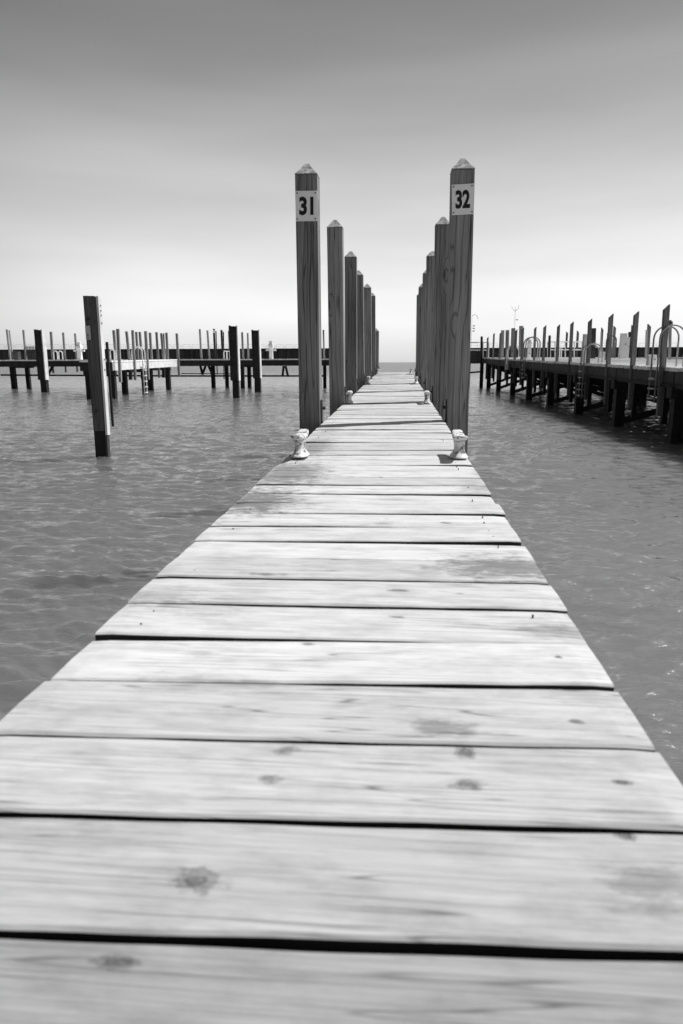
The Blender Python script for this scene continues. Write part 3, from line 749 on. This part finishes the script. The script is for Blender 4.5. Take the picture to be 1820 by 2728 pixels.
far_r = level_pier(13.5, 26, 37.6, 40.0, 1.555, 'cross pier continuing beyond the far edge of the right pier', None, M['dark_beam'])
def cap_bent(root, xl, xr, yb, ycap=981, Y=None, mat=None):
    b = WTR((xl+xr)/2, yb); Y = Y or b.y; w_ = (P(xr, yb, Y) - P(xl, yb, Y)).length
    t_ = P((xl+xr)/2 - (yb-ycap)*.04*(1 if xl < 700 else 0), ycap, Y)
    b = P((xl+xr)/2, yb, Y)
    timber('pile', mat or M['dark'], Vector((b.x, Y, -1)), Vector((b.x, Y, 1.30)), w_*.97, w_*.97, A0, 'flat', root)
for xl, xr, yb in ((30, 42, 1034.5), (70, 80, 1030), (231, 238, 1036), (563, 573, 1028), (600, 609, 1027), (641, 651, 1035), (659.6, 669, 1030), (861, 869.5, 1033), (745, 753, 1029) if 0 else (861, 869.5, 1033)):
    cap_bent(main_l, xl, xr, yb, Y=min(39.8, max(37.75, WTR((xl+xr)/2, yb).y)))
for x0, x1 in ((26, 84), (640, 672)):
    a = P(x0, 982, 37.9); b = P(x1, 982, 37.9)
    MB().box(((a.x+b.x)/2, 38.1, 1.20), (b.x-a.x, .3, .16)).build('pile_cap', M['dark_beam'], main_l)
def bar(root, x0, y0, x1, y1, Y, w_=.09, h_=.12, name='brace'):
    MB().beam(P(x0, y0, Y), P(x1, y1, Y), w_, h_).build(name, M['dark'], root)
for seg in ((2, 999, 490, 1001.5), (486, 1001.5, 862, 1001.5)):
    bar(main_l, seg[0], seg[1], seg[2], seg[3], 39.2, .08, .09, 'waling')
bar(main_l, 483, 995, 615, 996, 39.4, .05, .05, 'waling')
bar(main_l, 141, 975, 127, 1000, 38.6); bar(main_l, 534, 975, 540, 998, 38.6); bar(main_l, 548, 975, 539, 998, 38.8); bar(main_l, 556, 975, 566, 998, 38.6); bar(main_l, 756, 975, 753, 1000, 38.7); bar(main_l, 761, 975, 767, 1000, 38.7)
bar(main_r, 1240, 994, 1282, 990, 39.0, .06, .09, 'waling')
cap_bent(main_r, 1278, 1287, 1029, Y=37.9); cap_bent(main_r, 1245, 1252, 1029, Y=39)
for xx in (14.5, 18, 21.5, 25): timber('pile', M['dark'], Vector((xx, 38.2, -1)), Vector((xx, 38.2, 1.3)), .22, .22, 0, 'flat', far_r)

# other fingers behind the cross pier: only piles and posts show; give them one narrow deck each
def finger(x0, x1, Y0, Y1, z0, z1, label, side_mat, end_mat, bents, piles=True):
    root = empty('finger_pier', ((x0+x1)/2, (Y0+Y1)/2, 0)); tag(root, label, 'pier'); mb = MB(); Y = Y0
    zf = lambda y: z0 + (z1-z0)*(y-Y0)/(Y1-Y0)
    while Y < Y1 - .1:
        mb.box(((x0+x1)/2, Y+.07, zf(Y)-.03), (x1-x0, .138, .06)); Y += .147
    mb.build('deck_boards', M['pierdeck'], root)
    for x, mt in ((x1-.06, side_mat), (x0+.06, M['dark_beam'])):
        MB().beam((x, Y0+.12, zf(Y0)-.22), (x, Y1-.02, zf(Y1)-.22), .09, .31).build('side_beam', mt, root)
    MB().box(((x0+x1)/2, Y0+.05, z0-.225), (x1-x0-.01, .12, .32)).build('end_beam', end_mat, root)
    for y in bents:
        for x in (x0+.16, x1-.16):
            timber('pile', M['dark'], Vector((x, y, -1)), Vector((x, y, zf(y)-.30)), .22, .22, A0, 'flat', root)
        MB().box(((x0+x1)/2, y+.1, zf(y)-.46), (x1-x0, .22, .16)).build('pile_cap', M['dark_beam'], root)
    return root
fin = finger(-9.95, -8.72, 26.6, 37.5, 1.455, 1.553, 'finger pier with a pale sunlit side reaching toward the camera from the left cross pier', M['sunlit_beam'], M['dark_beam'], (26.9, 31.3, 35.6))

# posts of the left piers  (xl, xr, ytop, xbl, xbr, ybottom, Y)
LPOST = [
 (15, 19.2, 877.5, 24.5, 29, 960, 40.1, 'tall thin leaning post at the left edge of the picture'),
 (23, 25.6, 879.6, 32.5, 35.5, 960, 40.4, 'slimmer sunlit post just right of the leftmost thin post'),
 (59, 63, 879, 66.5, 71, 960, 40.1, 'thin post just left of the picket gate on the left pier'),
 (132, 137, 883.6, 139, 144.5, 994, 40.15, 'thin post left of the white ladder arches, right of the broad dark pile'),
 (165, 169.2, 885.7, 173, 177.5, 992, 40.15, 'thin post between the white ladder arches and the white vase-shaped pedestal'),
 (197, 201.2, 888, 203.5, 208, 991, 40.15, 'thin post touching the left of the white vase-shaped pedestal'),
 (298.6, 305, 879.5, 305.5, 312, 961, 29.5, 'post right behind the leaning big pile, its foot inside the ladder arches'),
 (309, 315.8, 876, 316, 323.6, 1018, 26.9, 'front corner post of the left finger pier, reaching below its deck'),
 (333, 339, 882.7, 341, 347, 960, 31.5, 'tilted post on the far side of the left finger pier'),
 (349, 355.2, 879.5, 356.5, 362.5, 1012.6, 29.4, 'post just left of the long white ladder, reaching below the deck'),
 (359.2, 364.8, 884, 364.5, 370, 960, 33.2, 'dark post standing directly behind the long white ladder'),
 (368.8, 374.3, 884, 374.5, 380.5, 960, 34, 'post just right of the long white ladder, ending at the deck'),
 (383.6, 390, 882, 390.5, 397.5, 1011, 31.4, 'post in the middle of the lit finger pier side, meeting a dark pile below'),
 (396, 401.4, 886, 400, 406, 959, 36, 'post ending at the deck between two longer posts of the lit finger side'),
 (413.4, 418.7, 884.7, 421, 426.3, 1006, 33.6, 'post with a stepped foot on the right part of the lit finger side'),
 (426, 431.7, 887.5, 432.5, 438, 958.5, 37.4, 'shaded post of the close pair near the inner end of the finger pier'),
 (434, 437.2, 888, 437, 441, 958.5, 37.8, 'pale sunlit post of the close pair near the inner end of the finger pier'),
 (440, 445.2, 886, 446, 452, 1005, 35.7, 'last post but one on the lit finger side, above a dark pile'),
 (467.6, 472.8, 888, 473.5, 479.8, 1002, 37.3, 'lone post where the finger pier meets the cross pier'),
 (529.5, 534, 876.5, 534, 538.5, 959, 40.1, 'pale-banded post standing right of the lone post where the finger pier ends'),
 (550, 554.2, 880, 555, 560, 959, 40.1, 'tilted post between the two pale-banded posts of the left cross pier'),
 (567, 571.6, 876, 570.5, 575.5, 959, 40.1, 'post with a pale band near its top, next left of a slim black post'),
 (574, 576.4, 881.4, 577.5, 580, 998, 40.6, 'slim black post right of the pale-banded post'),
 (587, 592, 879, 591, 596, 959, 40.1, 'grey post left of the slim black post nearest the tallest dark pile'),
 (594, 596.4, 883.7, 595.5, 598, 1010, 40.6, 'slim black post nearest the tallest dark pile'),
 (606.8, 611, 881, 611, 615, 959, 40.1, 'grey post peeping out at the left of the tallest dark pile'),
 (642.3, 647, 884.8, 645, 650, 959, 40.1, 'grey post just right of the tallest dark pile'),
 (657.7, 661.5, 886.8, 659.5, 664, 959, 40.1, 'dark thin post midway between the two tall dark piles'),
 (859.5, 863.7, 878.5, 861.5, 866, 960, 40.1, 'thin post seen in the gap behind the posts left of the walkway'),
]
for i, (a, b, c, d, e, f_, Y, lb) in enumerate(LPOST):
    bt = P((d+e)/2, f_, Y); root = empty('pier_post', bt); tag(root, lb, 'post', 'thin posts along the left piers')
    o, bo, tp, wd = px_timber(a, b, c, d, e, f_, Y, M['dark'] if 'slim black' in lb else M['far_post'] if 'pale sunlit' in lb or 'slimmer' in lb else M['weathered'], 'flat', parent=root, yaw=A0)
    if 'pale band' in lb:
        ux, uy = frame(A0); k = (P((a+b)/2, c+7, Y) - tp).length
        MB().box(tp - Vector((0,0,k)) - uy*.006 + ux*.004, (wd*.9, .01, .16), (ux, uy, Vector((0,0,1)))).build('marker_plate', M['plate'], root)
# short dark fender stubs hanging from the lit side
for x0, x1, y0, y1, Y in ((342.5, 350.4, 985, 1012, 28.5), (374.5, 382.7, 984, 1008, 30.7), (431, 438.5, 980, 1006, 34.6)):
    px_timber(x0, x1, y0, x0, x1, y1, Y, M['dark'], name='hanging_block', parent=fin)

# broad dark piles with cladding
def clad_pile(xl, xr, yt, xbl, xbr, yclad, pxl, pxr, yb, label):
    w0 = WTR((pxl+pxr)/2, yb); Y = w0.y; root = empty('mooring_pile', w0); tag(root, label, 'pile', 'broad dark piles in the water left of the walkway')
    ux, uy = frame(A0)
    tp = P((xl+xr)/2, yt, Y); bc = P((xbl+xbr)/2, yclad, Y); wd = (P(xr, yt, Y)-P(xl, yt, Y)).length*.96
    timber('steel_pile', M['dark'], Vector((w0.x, Y+.06, -1)), bc + uy*.06 + Vector((0, 0, .1)), (pxr-pxl)/F_PX*Y*.97, (pxr-pxl)/F_PX*Y*.8, A0, 'flat', root)
    timber('front_cladding', M['dark_beam'], bc, tp, wd*.84, wd*.45, A0, 'flat', root)
    for sg, mt in ((-1, M['dark_beam']), (1, M['sunlit_beam'])):  # shaded board coloured dark, sun-facing board coloured pale
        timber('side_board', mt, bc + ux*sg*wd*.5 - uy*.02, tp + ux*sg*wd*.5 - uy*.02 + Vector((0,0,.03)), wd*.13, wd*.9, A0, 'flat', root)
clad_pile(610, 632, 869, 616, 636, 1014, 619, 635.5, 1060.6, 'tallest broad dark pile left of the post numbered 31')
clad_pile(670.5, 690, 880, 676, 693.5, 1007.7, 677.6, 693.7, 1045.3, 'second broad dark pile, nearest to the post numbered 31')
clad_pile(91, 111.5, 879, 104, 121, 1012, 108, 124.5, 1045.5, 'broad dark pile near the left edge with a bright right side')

# the big leaning pile
def big_pile():
    w0 = WTR(268, 1221); Y = w0.y; root = empty('mooring_pile', w0)
    tag(root, 'big leaning weathered pile in open water, with a small metal plate near its top', 'pile')
    ux, uy = frame(A0)
    top = P(237, 789.6, Y); bot = P(267.5, 1221, Y); mid = P(262.5, 1148, Y)
    ln = (top - bot); ln.y = 0; wd = (P(256.8, 789.6, Y) - P(217, 789.6, Y)).length*.93; wb = (P(283, 1221, Y) - P(251.8, 1221, Y)).length*.98
    def at(z): return bot + ln*((z - bot.z)/(top.z - bot.z))
    mb = MB(); rings = []
    for z, w_ in ((mid.z, wd*.86), (mid.z+.6, wd*.93), ((mid.z+top.z)/2, wd*.97), (top.z-.3, wd*1.0), (top.z, wd*1.02)):
        c = at(z); ring = []
        for k in range(13):
            a = math.pi + k*math.pi/12; ring.append(c + ux*w_/2*math.cos(a) + uy*(w_*.15*math.sin(a) + w_*.14) + Vector((0,0, (.012*math.sin(k*1.7) if z == top.z else 0))))
        ring += [c + ux*w_/2 + uy*w_*.5, c - ux*w_/2 + uy*w_*.5]; rings.append(ring)
    mb.loft(rings); mb.build('log_facing', M['log'], root, smooth=False)
    timber('wet_pile', M['dark'], at(-.9) + uy*.03, at(mid.z) + uy*.03, wb*.98, wb*.5, A0, 'flat', root)
    timber('side_board', M['sunlit_beam'], at(mid.z - .06) + ux*(wd*.5+.022), at(top.z - .01) + ux*(wd*.5+.018), .030, wd*.5, A0, 'flat', root)
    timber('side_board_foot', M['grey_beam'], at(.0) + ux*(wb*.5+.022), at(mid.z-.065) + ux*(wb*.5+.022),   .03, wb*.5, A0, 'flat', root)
    timber('backing_strip', M['dark'], at(mid.z + .05) + ux*(wd*.5+.058) + uy*.14, at(mid.z + 1.25) + ux*(wd*.5+.050) + uy*.14, .03, .03, A0, 'flat', root)
    pc = P(236, 886.5, Y); pl = MB().box(Vector((pc.x, 0, pc.z)) + Vector((0, at(pc.z).y - .022, 0)), (.070, .012, .19), (ux, uy, (ln.normalized()))).build('metal_plate', M['metal'], root, bevel=.002)
    for dzz in (-.03, -.07):
        q = Vector((pc.x, at(pc.z).y - .030, pc.z + dzz)); nest(pl, MB().tube([q, q - uy*.008], .009, 8).build('bolt', M['iron']))
    for x, y in ((236, 850), (257, 1095)):
        q = P(x, y, Y); q = Vector((q.x, at(q.z).y - .012, q.z)); MB().tube([q, q - uy*.02], .018, 10).build('bolt_head', M['iron'], root)
    for x, y in ((266, 813), (263, 827), (262.5, 839), (265, 860), (277, 958), (272, 985)):
        q = P(x, y, Y); z = q.z; c = at(z) + ux*(wd*.5+.0405) + uy*.05; MB().tube([c, c + ux*.004], .011, 8).build('bolt_head', M['iron'], root)
big_pile()

# small things on the left pier
g = empty('picket_gate', P(82, 957, 39.5)); tag(g, 'small dark picket gate beside the broad dark pile on the left pier', 'gate')
for k in range(7): MB().tube([P(70+k*4, 957, 39.5), P(70+k*4, 921, 39.5)], .02, 6).build('picket', M['iron'], g)
for y in (927, 945): MB().tube([P(68, y, 39.5), P(96, y, 39.5)], .022, 6).build('crossbar', M['iron'], g)
pedestal(34, 49, 936, 957, 39.6, M['grey_beam'], 'low ribbed grey box between thin posts at the far left', 'box')
